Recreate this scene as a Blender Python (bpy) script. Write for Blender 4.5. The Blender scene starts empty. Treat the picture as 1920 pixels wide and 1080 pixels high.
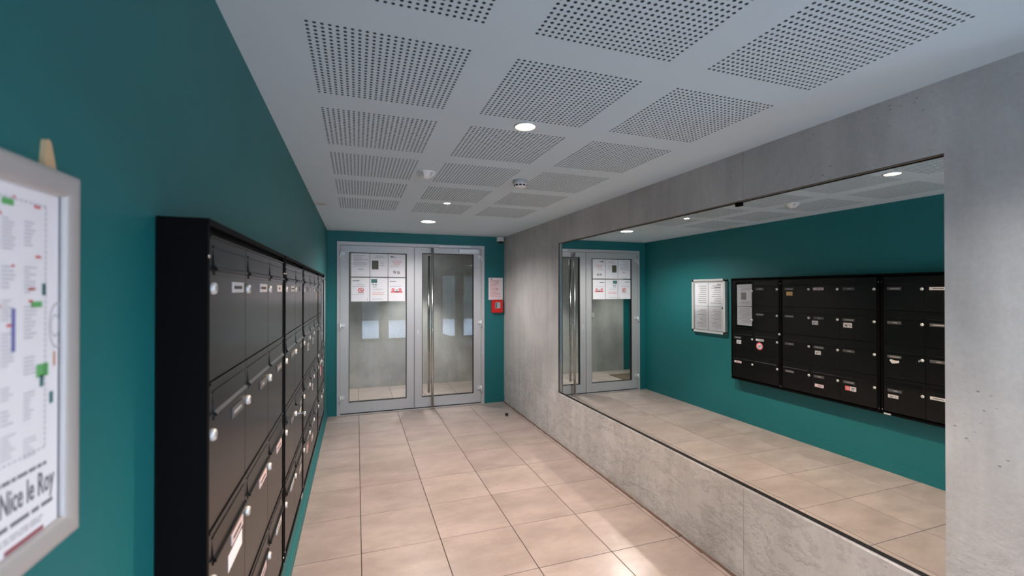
import bpy, math, random
from mathutils import Matrix, Vector
random.seed(7)
S = bpy.context.scene
COL = S.collection
R = math.radians
PI = math.pi

# ------------------------------------------------------------------ camera, world, lights, exposure
CEIL = 2.447
XL, XR, YD = -0.365, 2.078, 6.300          # left wall, right wall, wall with the door
cam = bpy.data.cameras.new('camera')
cam.sensor_width = 36.0
cam.lens = 832.875 / 1920 * 36.0
cam.clip_start = 0.02
cam.dof.use_dof = True
cam.dof.focus_distance = 3.6
cam.dof.aperture_fstop = 3.0
co = bpy.data.objects.new('camera', cam)
co.location = (0, 0, 1.657)
co.rotation_euler = (PI / 2 + 0.0051, 0, -0.3365)
COL.objects.link(co)
S.camera = co

S.view_settings.view_transform = 'Standard'
S.view_settings.look = 'None'
S.view_settings.gamma = 1.0
S.view_settings.use_curve_mapping = False
S.view_settings.exposure = 1.95
S.cycles.use_guiding = True
S.cycles.blur_glossy = 0.1
S.cycles.max_bounces = 10
S.cycles.diffuse_bounces = 5
S.cycles.glossy_bounces = 6
S.cycles.transparent_max_bounces = 12
S.cycles.sample_clamp_indirect = 0.0

SKY = 6.6
world = bpy.data.worlds.new('sky'); S.world = world
world.use_nodes = True
wn = world.node_tree.nodes
wn['Background'].inputs[0].default_value = (0.60, 0.76, 1.0, 1)
wn['Background'].inputs[1].default_value = SKY

LAMPS = [  # x, y, disc radius, power, colour, label, category
    (0.766, 1.996, 0.046, 56.0, (1.0, 0.73, 0.52), 124, 0.5),
    (0.775, 5.130, 0.078, 42.0, (1.0, 0.94, 0.91), 156, 0.8),
    (0.772, 3.987, 0.028, 40.0, (1.0, 0.84, 0.75), 90, 0.6),
    (0.780, -1.20, 0.078, 45.0, (0.96, 0.97, 1.0)),
    (1.050, 0.150, 0.060, 42.0, (0.97, 0.98, 1.0), 150, 1.0),  # added out of view to brighten the near concrete and teal walls
    (0.900, 7.250, 0.078, 66.0, (1.0, 0.98, 0.94), 84, 1.0),  # unseen lamp, added so the vestibule concrete is lit
    (-0.75, 7.250, 0.078, 40.0, (1.0, 0.98, 0.94), 84, 1.0),  # second unseen lamp, added to lift the dark left of the vestibule
]
def lamp_light(x, y, r, power, colr, cone=118, soft=0.6):
    L = bpy.data.lights.new('downlight_lamp', 'SPOT')
    L.energy = power; L.color = colr
    L.spot_size = R(cone); L.spot_blend = 0.6
    L.shadow_soft_size = r * soft
    o = bpy.data.objects.new('downlight_lamp', L)
    o.location = (x, y, CEIL - 0.012)
    COL.objects.link(o)
    return o
for lp in LAMPS:
    lamp_light(*lp)

# ------------------------------------------------------------------ helpers
def tag(o, label=None, cat=None, group=None, kind=None):
    if label: o['label'] = label
    if cat: o['category'] = cat
    if group: o['group'] = group
    if kind: o['kind'] = kind
    return o

def empty(name, loc=(0, 0, 0), rot=(0, 0, 0), parent=None):
    o = bpy.data.objects.new(name, None)
    o.empty_display_size = 0.05
    o.location = loc; o.rotation_euler = rot
    COL.objects.link(o)
    if parent: o.parent = parent
    return o

def link(name, me, parent=None, loc=(0, 0, 0), rot=(0, 0, 0)):
    o = bpy.data.objects.new(name, me)
    o.location = loc; o.rotation_euler = rot
    COL.objects.link(o)
    if parent: o.parent = parent
    return o

class MB:
    def __init__(s): s.v = []; s.f = []; s.m = []; s.mi = 0; s.sm = []
    def add(s, vs, fs, smooth=False):
        n = len(s.v); s.v += [tuple(p) for p in vs]
        for f in fs: s.f.append([i + n for i in f]); s.m.append(s.mi); s.sm.append(smooth)
        return s
    def box(s, x0, x1, y0, y1, z0, z1, b=0.0):
        if b <= 0:
            vs = [(x0,y0,z0),(x1,y0,z0),(x1,y1,z0),(x0,y1,z0),(x0,y0,z1),(x1,y0,z1),(x1,y1,z1),(x0,y1,z1)]
            return s.add(vs, [(3,2,1,0),(4,5,6,7),(0,1,5,4),(1,2,6,5),(2,3,7,6),(3,0,4,7)])
        # chamfered along the four z edges and the top rim
        def ring(d, z):
            c = b
            return [(x0+d+c,y0+d,z),(x1-d-c,y0+d,z),(x1-d,y0+d+c,z),(x1-d,y1-d-c,z),(x1-d-c,y1-d,z),(x0+d+c,y1-d,z),(x0+d,y1-d-c,z),(x0+d,y0+d+c,z)]
        vs = ring(0, z0) + ring(0, z1 - b) + ring(b, z1)
        fs = [tuple(range(7, -1, -1)), tuple(range(16, 24))]
        for k in (0, 8):
            for i in range(8):
                j = (i + 1) % 8; fs.append((k+i, k+j, k+8+j, k+8+i))
        return s.add(vs, fs)
    def quad(s, a, b, c, d): return s.add([a, b, c, d], [(0,1,2,3)])
    def prism(s, poly, z0, z1):
        n = len(poly)
        vs = [(x, y, z0) for x, y in poly] + [(x, y, z1) for x, y in poly]
        fs = [tuple(range(n-1, -1, -1)), tuple(range(n, 2*n))]
        for i in range(n): fs.append((i, (i+1) % n, n+(i+1) % n, n+i))
        return s.add(vs, fs)
    def lathe(s, prof, seg=24, c=(0, 0, 0), axis='z'):
        vs = []; fs = []
        for r, z in prof:
            for i in range(seg):
                a = 2*PI*i/seg
                p = (r*math.cos(a), r*math.sin(a), z)
                if axis == 'y': p = (p[0], -p[2], p[1])
                if axis == 'x': p = (p[2], p[0], p[1])
                vs.append((p[0]+c[0], p[1]+c[1], p[2]+c[2]))
        for k in range(len(prof)-1):
            for i in range(seg):
                j = (i+1) % seg
                fs.append((k*seg+i, k*seg+j, (k+1)*seg+j, (k+1)*seg+i))
        s.add(vs, fs, True)
        n = len(prof)
        if prof[0][0] > 1e-6: s.add(vs[:seg], [tuple(range(seg-1, -1, -1))])
        if prof[-1][0] > 1e-6: s.add(vs[(n-1)*seg:], [tuple(range(seg))])
        return s
    def mesh(s, name, mats):
        me = bpy.data.meshes.new(name)
        me.from_pydata(s.v, [], s.f)
        if not isinstance(mats, (list, tuple)): mats = [mats]
        for m in mats: me.materials.append(m)
        for p, mi, sm in zip(me.polygons, s.m, s.sm): p.material_index = mi; p.use_smooth = sm
        me.update()
        return me
    def obj(s, name, mats, parent=None, loc=(0, 0, 0), rot=(0, 0, 0)):
        return link(name, s.mesh(name, mats), parent, loc, rot)

def box_obj(name, mat, b, parent=None, loc=(0,0,0), rot=(0,0,0), bevel=0):
    return MB().box(*b, b=bevel).obj(name, mat, parent, loc, rot)

def text_mesh(s, size, mat, align='CENTER', bold=0.0, extr=0.0002):
    c = bpy.data.curves.new('lettering', 'FONT')
    c.body = s; c.size = size; c.align_x = align; c.extrude = extr; c.offset = bold
    c.resolution_u = 2
    t = bpy.data.objects.new('lettering', c)
    COL.objects.link(t)
    dg = bpy.context.evaluated_depsgraph_get(); dg.update()
    me = bpy.data.meshes.new_from_object(t.evaluated_get(dg))
    bpy.data.objects.remove(t); bpy.data.curves.remove(c)
    me.materials.clear(); me.materials.append(mat)
    return me

# ------------------------------------------------------------------ materials
def mat(name, col, rough=0.5, metal=0.0, spec=0.5, **k):
    m = bpy.data.materials.new(name); m.use_nodes = True
    p = m.node_tree.nodes['Principled BSDF']
    p.inputs['Base Color'].default_value = (*col, 1)
    p.inputs['Roughness'].default_value = rough
    p.inputs['Metallic'].default_value = metal
    p.inputs['Specular IOR Level'].default_value = spec
    for n, v in k.items(): p.inputs[n].default_value = v
    return m
def srgb(r, g, b):
    f = lambda c: ((c/255+0.055)/1.055)**2.4 if c > 10 else c/255/12.92
    return (f(r), f(g), f(b))
class NT:
    def __init__(s, m): s.t = m.node_tree; s.n = s.t.nodes; s.p = s.n['Principled BSDF']
    def new(s, ty, **k):
        n = s.n.new(ty)
        for a, v in k.items():
            if a.startswith('i_'): n.inputs[a[2:].replace('_', ' ')].default_value = v
            else: setattr(n, a, v)
        return n
    def l(s, a, b): s.t.links.new(a, b)
    def pos(s, scale=(1, 1, 1), off=None):
        g = s.new('ShaderNodeNewGeometry'); mp = s.new('ShaderNodeMapping')
        mp.inputs['Scale'].default_value = scale
        s.l(g.outputs['Position'], mp.inputs['Vector'])
        if off is not None: s.l(off, mp.inputs['Location'])
        return mp.outputs[0]
    def noise(s, vec, scale, detail=4, rough=0.55, dist=0.0):
        n = s.new('ShaderNodeTexNoise'); n.inputs['Scale'].default_value = scale
        n.inputs['Detail'].default_value = detail; n.inputs['Roughness'].default_value = rough
        n.inputs['Distortion'].default_value = dist
        s.l(vec, n.inputs['Vector']); return n.outputs['Fac']
    def ramp(s, fac, stops):
        r = s.new('ShaderNodeValToRGB'); e = r.color_ramp.elements
        e[0].position, e[0].color = stops[0][0], (*stops[0][1], 1)
        e[1].position, e[1].color = stops[1][0], (*stops[1][1], 1)
        for p, c in stops[2:]:
            x = e.new(p); x.color = (*c, 1)
        s.l(fac, r.inputs['Fac']); return r.outputs['Color']
    def mix(s, a, b, fac, mode='MIX'):
        m = s.new('ShaderNodeMix'); m.data_type = 'RGBA'; m.blend_type = mode
        if isinstance(fac, float): m.inputs[0].default_value = fac
        else: s.l(fac, m.inputs[0])
        for i, x in ((6, a), (7, b)):
            if isinstance(x, tuple): m.inputs[i].default_value = (*x, 1)
            else: s.l(x, m.inputs[i])
        return m.outputs[2]
    def bump(s, h, strength, dist, prev=None):
        b = s.new('ShaderNodeBump'); b.inputs['Strength'].default_value = strength
        b.inputs['Distance'].default_value = dist; s.l(h, b.inputs['Height'])
        if prev is not None: s.l(prev, b.inputs['Normal'])
        return b.outputs['Normal']

def g3(v): return (v, v, v)
# teal paint with a light roller stipple
M_teal = mat('teal_wall_paint', (0.004, 0.125, 0.135), 0.55)
t = NT(M_teal); v = t.pos()
t.l(t.mix((0.003, 0.130, 0.138), (0.006, 0.156, 0.163), t.noise(v, 1.3, 3)), t.p.inputs['Base Color'])
t.l(t.bump(t.noise(v, 330, 2), 0.25, 0.0012), t.p.inputs['Normal'])

# fair faced concrete
def concrete(name, lo, hi, wear=True):
    m = mat(name, hi, 0.62, spec=0.4); t = NT(m); v = t.pos()
    big = t.noise(v, 1.1, 5, 0.6, 0.6)
    c = t.ramp(big, [(0.3, lo), (0.68, hi)])
    streak = t.noise(t.pos((3.0, 3.0, 0.5)), 2.2, 5, 0.6, 0.8)
    c = t.mix(c, t.ramp(streak, [(0.3, g3(0.84)), (0.7, g3(1.08))]), 0.8, 'MULTIPLY')
    fine = t.noise(v, 60, 6, 0.7)
    c = t.mix(c, t.ramp(fine, [(0.3, g3(0.9)), (0.7, g3(1.07))]), 0.7, 'MULTIPLY')
    # slanted pour marks in the lower part of the pour
    w = t.new('ShaderNodeMapping'); w.inputs['Rotation'].default_value = (R(-32), 0, 0); w.inputs['Scale'].default_value = (1, 1.4, 2.6)
    t.l(t.new('ShaderNodeNewGeometry').outputs['Position'], w.inputs['Vector'])
    n2 = t.noise(w.outputs[0], 2.0, 9, 0.70, 0.15)
    vein = t.new('ShaderNodeMath', operation='ABSOLUTE')
    sb = t.new('ShaderNodeMath', operation='SUBTRACT'); sb.inputs[1].default_value = 0.5
    t.l(n2, sb.inputs[0]); t.l(sb.outputs[0], vein.inputs[0])
    veinc = t.ramp(vein.outputs[0], [(0.0, g3(0.79)), (0.032, g3(1.0))])
    sep = t.new('ShaderNodeSeparateXYZ'); t.l(t.new('ShaderNodeNewGeometry').outputs['Position'], sep.inputs[0])
    add = t.new('ShaderNodeMath', operation='ADD')
    nn = t.new('ShaderNodeMath', operation='MULTIPLY'); nn.inputs[1].default_value = 0.7
    t.l(t.noise(v, 2.0, 3), nn.inputs[0]); t.l(sep.outputs['Z'], add.inputs[0]); t.l(nn.outputs[0], add.inputs[1])
    low = t.new('ShaderNodeMapRange'); low.inputs['From Min'].default_value = 1.25; low.inputs['From Max'].default_value = 0.75
    t.l(add.outputs[0], low.inputs['Value'])
    if wear:
        c = t.mix(c, t.mix(c, veinc, 1.0, 'MULTIPLY'), low.outputs[0])
    # blow holes
    vo = t.new('ShaderNodeTexVoronoi'); vo.inputs['Scale'].default_value = 26; t.l(t.pos((1, 1, 2.2)), vo.inputs['Vector'])
    hole = t.ramp(vo.outputs['Distance'], [(0.06, g3(0.0)), (0.17, g3(1.0))])
    pick = t.ramp(t.noise(v, 5.0, 2), [(0.56, g3(1.0)), (0.62, g3(0.0))])
    hole = t.mix(hole, pick, 1.0, 'LIGHTEN')
    c = t.mix(c, t.mix(g3(0.45), g3(1.0), hole), 1.0, 'MULTIPLY')
    t.l(c, t.p.inputs['Base Color'])
    nb = t.bump(fine, 0.22, 0.004)
    nb = t.bump(hole, 0.5, 0.004, nb)
    if wear:
        h2 = t.mix(g3(0.5), t.mix(n2, vein.outputs[0], 0.5), low.outputs[0])
        nb = t.bump(h2, 0.9, 0.03, nb)
    t.l(nb, t.p.inputs['Normal'])
    t.l(t.ramp(big, [(0.2, g3(0.5)), (0.8, g3(0.72))]), t.p.inputs['Roughness'])
    return m
M_conc = concrete('fair_faced_concrete', (0.40, 0.38, 0.37), (0.55, 0.53, 0.52))
M_conc2 = concrete('vestibule_concrete', (0.34, 0.335, 0.32), (0.54, 0.53, 0.51), False)
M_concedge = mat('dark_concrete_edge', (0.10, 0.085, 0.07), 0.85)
M_joint = mat('dark_joint', (0.09, 0.085, 0.08), 0.9)

M_ceil = mat('ceiling_paint', (0.62, 0.66, 0.67), 0.85, spec=0.2)
t = NT(M_ceil); v = t.pos()
c = t.mix((0.500, 0.590, 0.635), (0.54, 0.625, 0.665), t.noise(v, 2.0, 4))
# an old brown damp stain by the left wall
dst = t.new('ShaderNodeVectorMath', operation='DISTANCE'); dst.inputs[1].default_value = (-0.31, 4.42, CEIL)
t.l(v, dst.inputs[0])
ad = t.new('ShaderNodeMath', operation='MULTIPLY_ADD'); ad.inputs[1].default_value = 0.10
t.l(t.noise(v, 22, 5, 0.7), ad.inputs[0]); t.l(dst.outputs['Value'], ad.inputs[2])
c = t.mix((0.36, 0.31, 0.24), c, t.ramp(ad.outputs[0], [(0.075, g3(0.3)), (0.125, g3(1.0))]))
t.l(c, t.p.inputs['Base Color'])
t.l(t.bump(t.noise(v, 200, 2), 0.1, 0.001), t.p.inputs['Normal'])
M_felt = mat('black_felt', (0.012, 0.018, 0.022), 0.95, spec=0.1)

# beige porcelain tiles
M_tile = mat('beige_porcelain', (0.42, 0.36, 0.31), 0.33)
t = NT(M_tile)
oi = t.new('ShaderNodeObjectInfo')
cb = t.new('ShaderNodeCombineXYZ')
for k, ml in enumerate((37.0, 91.0, 17.0)):
    q = t.new('ShaderNodeMath', operation='MULTIPLY'); q.inputs[1].default_value = ml
    t.l(oi.outputs['Random'], q.inputs[0]); t.l(q.outputs[0], cb.inputs[k])
v = t.pos((1.0, 1.0, 1.0), cb.outputs[0])
v2 = t.pos((0.9, 1.7, 1.0), cb.outputs[0])
n1 = t.noise(v2, 3.2, 3, 0.5, 0.0)
mr = t.new('ShaderNodeMapRange'); mr.interpolation_type = 'SMOOTHSTEP'
mr.inputs['From Min'].default_value = 0.28; mr.inputs['From Max'].default_value = 0.72
t.l(n1, mr.inputs['Value'])
c = t.mix((0.315, 0.256, 0.230), (0.395, 0.322, 0.292), mr.outputs[0])
n4 = t.noise(t.pos((1.6, 3.2, 1.0), cb.outputs[0]), 5.5, 7, 0.66, 0.5)
c = t.mix(c, t.ramp(n4, [(0.28, g3(0.90)), (0.66, g3(1.05))]), 1.0, 'MULTIPLY')
n3 = t.noise(v, 90, 4, 0.7)
c = t.mix(c, t.ramp(n3, [(0.3, g3(0.92)), (0.7, g3(1.06))]), 0.6, 'MULTIPLY')
vr = t.ramp(oi.outputs['Random'], [(0.0, g3(0.93)), (1.0, g3(1.04))])
c = t.mix(c, vr, 1.0, 'MULTIPLY')
t.l(c, t.p.inputs['Base Color'])
t.p.inputs['Roughness'].default_value = 0.28
t.l(t.bump(n3, 0.05, 0.001), t.p.inputs['Normal'])
M_grout = mat('brown_grout', (0.045, 0.034, 0.028), 0.9)
M_dirt = mat('dirty_tile_edge', (0.12, 0.072, 0.055), 0.8)

M_alu = mat('satin_aluminium_paint', (0.54, 0.535, 0.54), 0.42, 0.3)
M_alu2 = mat('light_aluminium', (0.74, 0.74, 0.74), 0.35, 0.35)
M_steel = mat('brushed_steel', (0.62, 0.60, 0.58), 0.22, 1.0)
M_rubber = mat('black_gasket', (0.012, 0.012, 0.013), 0.6)
M_black = mat('black_powder_coat', (0.0018, 0.0018, 0.0020), 0.27, spec=0.42)
t = NT(M_black); v = t.pos()
t.l(t.bump(t.noise(v, 900, 2), 0.06, 0.0004), t.p.inputs['Normal'])
M_black2 = mat('matt_black_steel', (0.002, 0.002, 0.0022), 0.6, spec=0.08)
M_white = mat('white_plastic', (0.72, 0.70, 0.68), 0.4)
M_greyp = mat('grey_plastic', (0.42, 0.44, 0.44), 0.45)
M_red = mat('red_plastic', (0.62, 0.012, 0.012), 0.35)
M_paper = mat('white_paper', (0.82, 0.80, 0.84), 0.6, spec=0.3)
M_paperpink = mat('pale_pink_paper', (0.80, 0.70, 0.72), 0.6, spec=0.3)
M_ink = mat('grey_ink', (0.30, 0.30, 0.32), 0.7)
M_inkd = mat('dark_ink', (0.05, 0.05, 0.06), 0.7)
M_inkr = mat('red_ink', (0.70, 0.12, 0.13), 0.7)
M_inkb = mat('blue_ink', (0.16, 0.17, 0.42), 0.7)
M_inkg = mat('green_ink', (0.13, 0.42, 0.14), 0.7)
M_inkt = mat('dark_green_ink', (0.06, 0.17, 0.17), 0.7)
M_inko = mat('orange_ink', (0.60, 0.28, 0.16), 0.7)
M_photo = mat('dark_photo_print', (0.09, 0.085, 0.06), 0.6)
M_plate = mat('grey_name_plate', (0.075, 0.075, 0.078), 0.30)
M_lightink = mat('engraved_lettering', (0.36, 0.36, 0.36), 0.5)
M_platew = mat('white_name_plate', (0.60, 0.58, 0.58), 0.4)
M_platep = mat('pinkish_name_plate', (0.66, 0.52, 0.53), 0.4)
M_orange = mat('ochre_sticker', (0.60, 0.36, 0.14), 0.5)
M_wood = mat('pale_wood', (0.62, 0.42, 0.24), 0.6)
M_mat = mat('brown_coir', (0.10, 0.072, 0.045), 0.95)
M_ground = mat('pale_paving_outside', (0.55, 0.56, 0.58), 0.8)
M_hedge = mat('dark_render_facade', (0.09, 0.10, 0.09), 0.9)
M_lens = mat('frosted_lens', (0.85, 0.85, 0.83), 0.4)
def emis(name, col, s):
    m = mat(name, (0.8, 0.8, 0.8)); p = m.node_tree.nodes['Principled BSDF']
    p.inputs['Emission Color'].default_value = (*col, 1); p.inputs['Emission Strength'].default_value = s
    return m
M_glow = [emis('lit_lamp_lens', lp[4], 12.0) for lp in LAMPS]
M_mirror = mat('mirror_silver', (0.84, 0.87, 0.85), 0.0, 1.0)

def glass_mat(name, tint, ior=1.52, boost=1.0):
    m = bpy.data.materials.new(name); m.use_nodes = True
    nt = m.node_tree; nt.nodes.clear()
    o = nt.nodes.new('ShaderNodeOutputMaterial'); mx = nt.nodes.new('ShaderNodeMixShader')
    tr = nt.nodes.new('ShaderNodeBsdfTransparent'); gl = nt.nodes.new('ShaderNodeBsdfGlossy')
    fr = nt.nodes.new('ShaderNodeFresnel'); fr.inputs['IOR'].default_value = ior
    ml = nt.nodes.new('ShaderNodeMath'); ml.operation = 'MULTIPLY'; ml.inputs[1].default_value = boost
    tr.inputs[0].default_value = (*tint, 1); gl.inputs['Roughness'].default_value = 0.0
    nt.links.new(fr.outputs[0], ml.inputs[0]); nt.links.new(ml.outputs[0], mx.inputs[0])
    nt.links.new(tr.outputs[0], mx.inputs[1]); nt.links.new(gl.outputs[0], mx.inputs[2])
    nt.links.new(mx.outputs[0], o.inputs[0])
    return m
M_glass = glass_mat('door_glass', (0.90, 0.93, 0.92), 1.52, 1.0)
M_glassn = glass_mat('cabinet_glass', (0.96, 0.97, 0.97), 1.45, 0.6)

def struct(o, **k):
    o['kind'] = 'structure'
    for a, b in k.items(): o[a] = b
    return o

# ------------------------------------------------------------------ floor with its tiles
T = 0.5; X0 = 0.0307; Y0 = 2.9577
floor = struct(MB().box(-2.2, 4.5, -2.62, 8.1, -0.12, -0.0035).obj('floor', M_grout))
floor['label'] = 'beige tiled lobby floor with thin dark joints'
tile_cache = {}
def tile_mesh(w, h, m=M_tile):
    k = (round(w, 4), round(h, 4), m.name)
    if k not in tile_cache:
        tile_cache[k] = MB().box(-w/2, w/2, -h/2, h/2, -0.008, 0, b=0.0009).mesh('floor_tile', m)
    return tile_cache[k]
J = 0.0050
def tile(xa, xb, ya, yb, m=M_tile):
    w, h = xb - xa - J, yb - ya - J
    if w < 0.012 or h < 0.012: return
    link('floor_tile', tile_mesh(w, h, m), floor, ((xa+xb)/2, (ya+yb)/2, 0))
def tiles(xlo, xhi, ylo, yhi):
    xs = [xlo] + [X0+T*i for i in range(-6, 12) if xlo+0.01 < X0+T*i < xhi-0.01] + [xhi]
    ys = [ylo] + [Y0+T*i for i in range(-14, 14) if ylo+0.01 < Y0+T*i < yhi-0.01] + [yhi]
    for a, b in zip(xs, xs[1:]):
        for c, d in zip(ys, ys[1:]): tile(a, b, c, d)
tiles(XL, XR - 0.010, 0.35, YD)
tiles(XL, 4.40, -2.5, 0.35)
tiles(-1.90, 2.60, YD, 7.95)

# ------------------------------------------------------------------ walls
wl = struct(MB().box(XL-0.12, XL, -2.5, YD, -0.05, CEIL+0.05).obj('wall_left', M_teal))
# wall around the glazed double door
DX0, DX1, DZ = -0.245, 1.771, 2.305
wf = MB().prism([(XL-0.12, -0.05), (DX0, -0.05), (DX0, DZ), (DX1, DZ), (DX1, -0.05), (XR+0.12, -0.05), (XR+0.12, CEIL+0.05), (XL-0.12, CEIL+0.05)], 0, 0.14)
wf = struct(wf.obj('wall_far', M_teal, None, (0, YD+0.14, 0), (PI/2, 0, 0)))
# skirtings
sk = MB().box(XL, XL+0.011, -2.5, YD, 0, 0.085).box(XL, XL+0.008, -2.5, YD, 0.085, 0.089)
struct(sk.obj('baseboard_left', M_teal))
sk = MB().box(XL+0.011, DX0, YD-0.011, YD, 0, 0.085).box(DX1, XR, YD-0.011, YD, 0, 0.085).box(XL+0.011, DX0, YD-0.008, YD, 0.085, 0.089).box(DX1, XR, YD-0.008, YD, 0.085, 0.089)
struct(sk.obj('baseboard_far', M_teal))

# concrete wall: cast panels with recessed joints, a long opening for the mirror
MY0, MY1, MZ0, MZ1 = 1.035, 4.415, 0.532, 2.172
wr = struct(MB().box(XR+0.10, XR+0.26, 0.35, YD, -0.05, CEIL+0.05).obj('wall_right', M_joint))
def cpanel(poly):   # polygon in (Y, Z)
    MB().prism(poly, 0, 0.101).obj('concrete_panel', M_conc, wr, (XR, 0, 0), (PI/2, 0, PI/2))
g = 0.0012
ja, jb, jc = 1.955, 4.700, 6.050
zb, zt = -0.05, CEIL+0.05
cpanel([(0.35, zb), (ja-g, zb), (ja-g, MZ0), (MY0, MZ0), (MY0, MZ1), (ja-g, MZ1), (ja-g, zt), (0.35, zt)])
cpanel([(ja+g, zb), (jb-g, zb), (jb-g, zt), (ja+g, zt), (ja+g, MZ1), (MY1, MZ1), (MY1, MZ0), (ja+g, MZ0)])
cpanel([(jb+g, zb), (jc-g, zb), (jc-g, zt), (jb+g, zt)])
cpanel([(jc+g, zb), (YD, zb), (YD, zt), (jc+g, zt)])
# dirty mortar edge where tiles meet the concrete
rnd = random.Random(3)
m = MB(); y = 0.36
while y < YD - 0.02:
    y2 = min(y + 0.06 + 0.05*rnd.random(), YD - 0.005)
    w = 0.016 + 0.009*rnd.random(); h = 0.005 + 0.006*rnd.random()
    m.prism([(XR-w, y), (XR, y), (XR, y2), (XR-w*0.8, y2)], -0.003, h*0.6)
    y = y2
o = struct(m.obj('trim_1', M_dirt)); o['label'] = 'dirty brown mortar edge where floor tiles meet concrete wall'

# ceiling with square perforated fields
PX = [-0.152, 0.512, 1.176]; PYS = 0.758; PP = 0.6565; PN = 6; PW = 0.513
rows_y = [PYS + PP*i for i in range(-1, PN)]
xs = sorted([XL-0.1] + [a for p in PX for a in (p, p+PW)] + [XR+0.1])
ys = sorted([0.0] + [a for p in rows_y for a in (p, p+PW) if a > 0] + [YD+0.05])
ys = [y for y in ys if y >= 0.0]
m = MB()
for i, (a, b) in enumerate(zip(xs, xs[1:])):
    for c, d in zip([min(rows_y)-0.5] + sorted([a2 for p in rows_y for a2 in (p, p+PW)]), sorted([a2 for p in rows_y for a2 in (p, p+PW)]) + [YD+0.05]):
        inx = any(abs(a-p) < 1e-6 for p in PX); iny = any(abs(c-p) < 1e-6 for p in rows_y)
        if inx and iny: continue
        m.box(a, b, c, d, CEIL, CEIL+0.0125)
lo = min(rows_y)-0.5
m.box(XL-0.1, 4.5, -2.62, lo, CEIL, CEIL+0.0125)
m.box(XR+0.1, 4.5, lo, 0.5, CEIL, CEIL+0.0125)
m.box(-2.2, 2.8, YD+0.05, 8.1, CEIL, CEIL+0.0125)
ceil = struct(m.obj('ceiling', M_ceil)); ceil['label'] = 'pale grey plasterboard ceiling with square perforated fields'
ob = MB().box(-2.2, 4.5, -2.62, 8.1, CEIL+0.0125, CEIL+0.14).obj('acoustic_felt', M_felt, ceil)
M_holewall = mat('dark_hole_wall', (0.05, 0.062, 0.066), 0.95, spec=0.1)  # hole sides much darker than the ceiling face
N = 24; pit = PW / N; hr = 0.0057
m = MB()
for i in range(N):
    for j in range(N):
        cx, cy = (i+0.5)*pit, (j+0.5)*pit; h = pit/2
        sq = [(h,0),(h,h),(0,h),(-h,h),(-h,0),(-h,-h),(0,-h),(h,-h)]
        oc = [(hr*math.cos(PI/4*k), hr*math.sin(PI/4*k)) for k in range(8)]
        vs = [(cx+x, cy+y, 0) for x, y in sq] + [(cx+x, cy+y, 0) for x, y in oc] + [(cx+x, cy+y, 0.0125) for x, y in oc]
        fs = []
        for k in range(8):
            q = (k+1) % 8
            fs.append((k, k+8, q+8, q))
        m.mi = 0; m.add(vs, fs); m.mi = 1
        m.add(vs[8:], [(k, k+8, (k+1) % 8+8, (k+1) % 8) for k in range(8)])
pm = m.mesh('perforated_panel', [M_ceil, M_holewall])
for px in PX:
    for py in rows_y:
        link('perforated_panel', pm, ceil, (px, py, CEIL))

# lobby behind the camera (daylight side) : returns, back wall with two glazed openings and a third kept for its light
struct(MB().box(XR+0.26, 4.52, 0.35, 0.50, -0.05, CEIL+0.05).obj('wall_lobby', M_conc))
struct(MB().box(4.40, 4.52, -2.5, 0.35, -0.05, CEIL+0.05).obj('wall_side', M_conc))
WZ0, WZ1 = 0.03, 2.20
ops = [(0.12, 0.74), (0.95, 1.60), (2.75, 3.75)]  # third one is unseen, kept to light the lobby's right side
edges = [XL-0.12] + [a for o2 in ops for a in o2] + [4.52]
m = MB()
for k in range(0, len(edges), 2): m.box(edges[k], edges[k+1], -2.62, -2.5, -0.05, CEIL+0.05)
for a, b in ops:
    m.box(a, b, -2.62, -2.5, WZ1, CEIL+0.05); m.box(a, b, -2.62, -2.5, -0.05, WZ0)
struct(m.obj('wall_back', M_conc))
for i, (a, b) in enumerate(ops):
    e = struct(empty('window_%d' % (i+1), ((a+b)/2, -2.56, WZ0)))
    w = (b-a)/2; h = WZ1-WZ0
    MB().box(-w, -w+0.05, -0.03, 0.03, 0, h).box(w-0.05, w, -0.03, 0.03, 0, h).box(-w+0.05, w-0.05, -0.03, 0.03, 0, 0.05).box(-w+0.05, w-0.05, -0.03, 0.03, h-0.05, h).obj('window_frame', M_alu, e)
    MB().quad((-w+0.05, 0, 0.05), (w-0.05, 0, 0.05), (w-0.05, 0, h-0.05), (-w+0.05, 0, h-0.05)).obj('pane', M_glassn, e)
tag(MB().box(-14, 18, -16, -2.62, -0.25, -0.03).obj('ground', M_ground), kind='structure')
tag(MB().box(-14, 18, -14.2, -13.2, -0.03, 4.2).obj('wall_outside', M_hedge), kind='structure')

# vestibule beyond the door
struct(MB().box(-1.02, 2.72, 7.95, 8.1, -0.05, CEIL+0.05).obj('wall_vestibule_far', M_conc2))
struct(MB().box(-2.02, -1.02, 7.95, 8.1, -0.05, CEIL+0.05).obj('wall_vestibule_teal', M_teal))
struct(MB().box(-2.02, -1.90, YD, 7.95, -0.05, CEIL+0.05).obj('wall_vestibule_left', M_teal))
struct(MB().box(2.60, 2.72, YD, 7.95, -0.05, CEIL+0.05).obj('wall_vestibule_right', M_conc2))
struct(MB().box(XL-0.12-1.45, XL-0.12, YD, YD+0.14, -0.05, CEIL+0.05).box(XR+0.12, 2.6, YD, YD+0.14, -0.05, CEIL+0.05).obj('wall_vestibule_near', M_teal))

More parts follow.
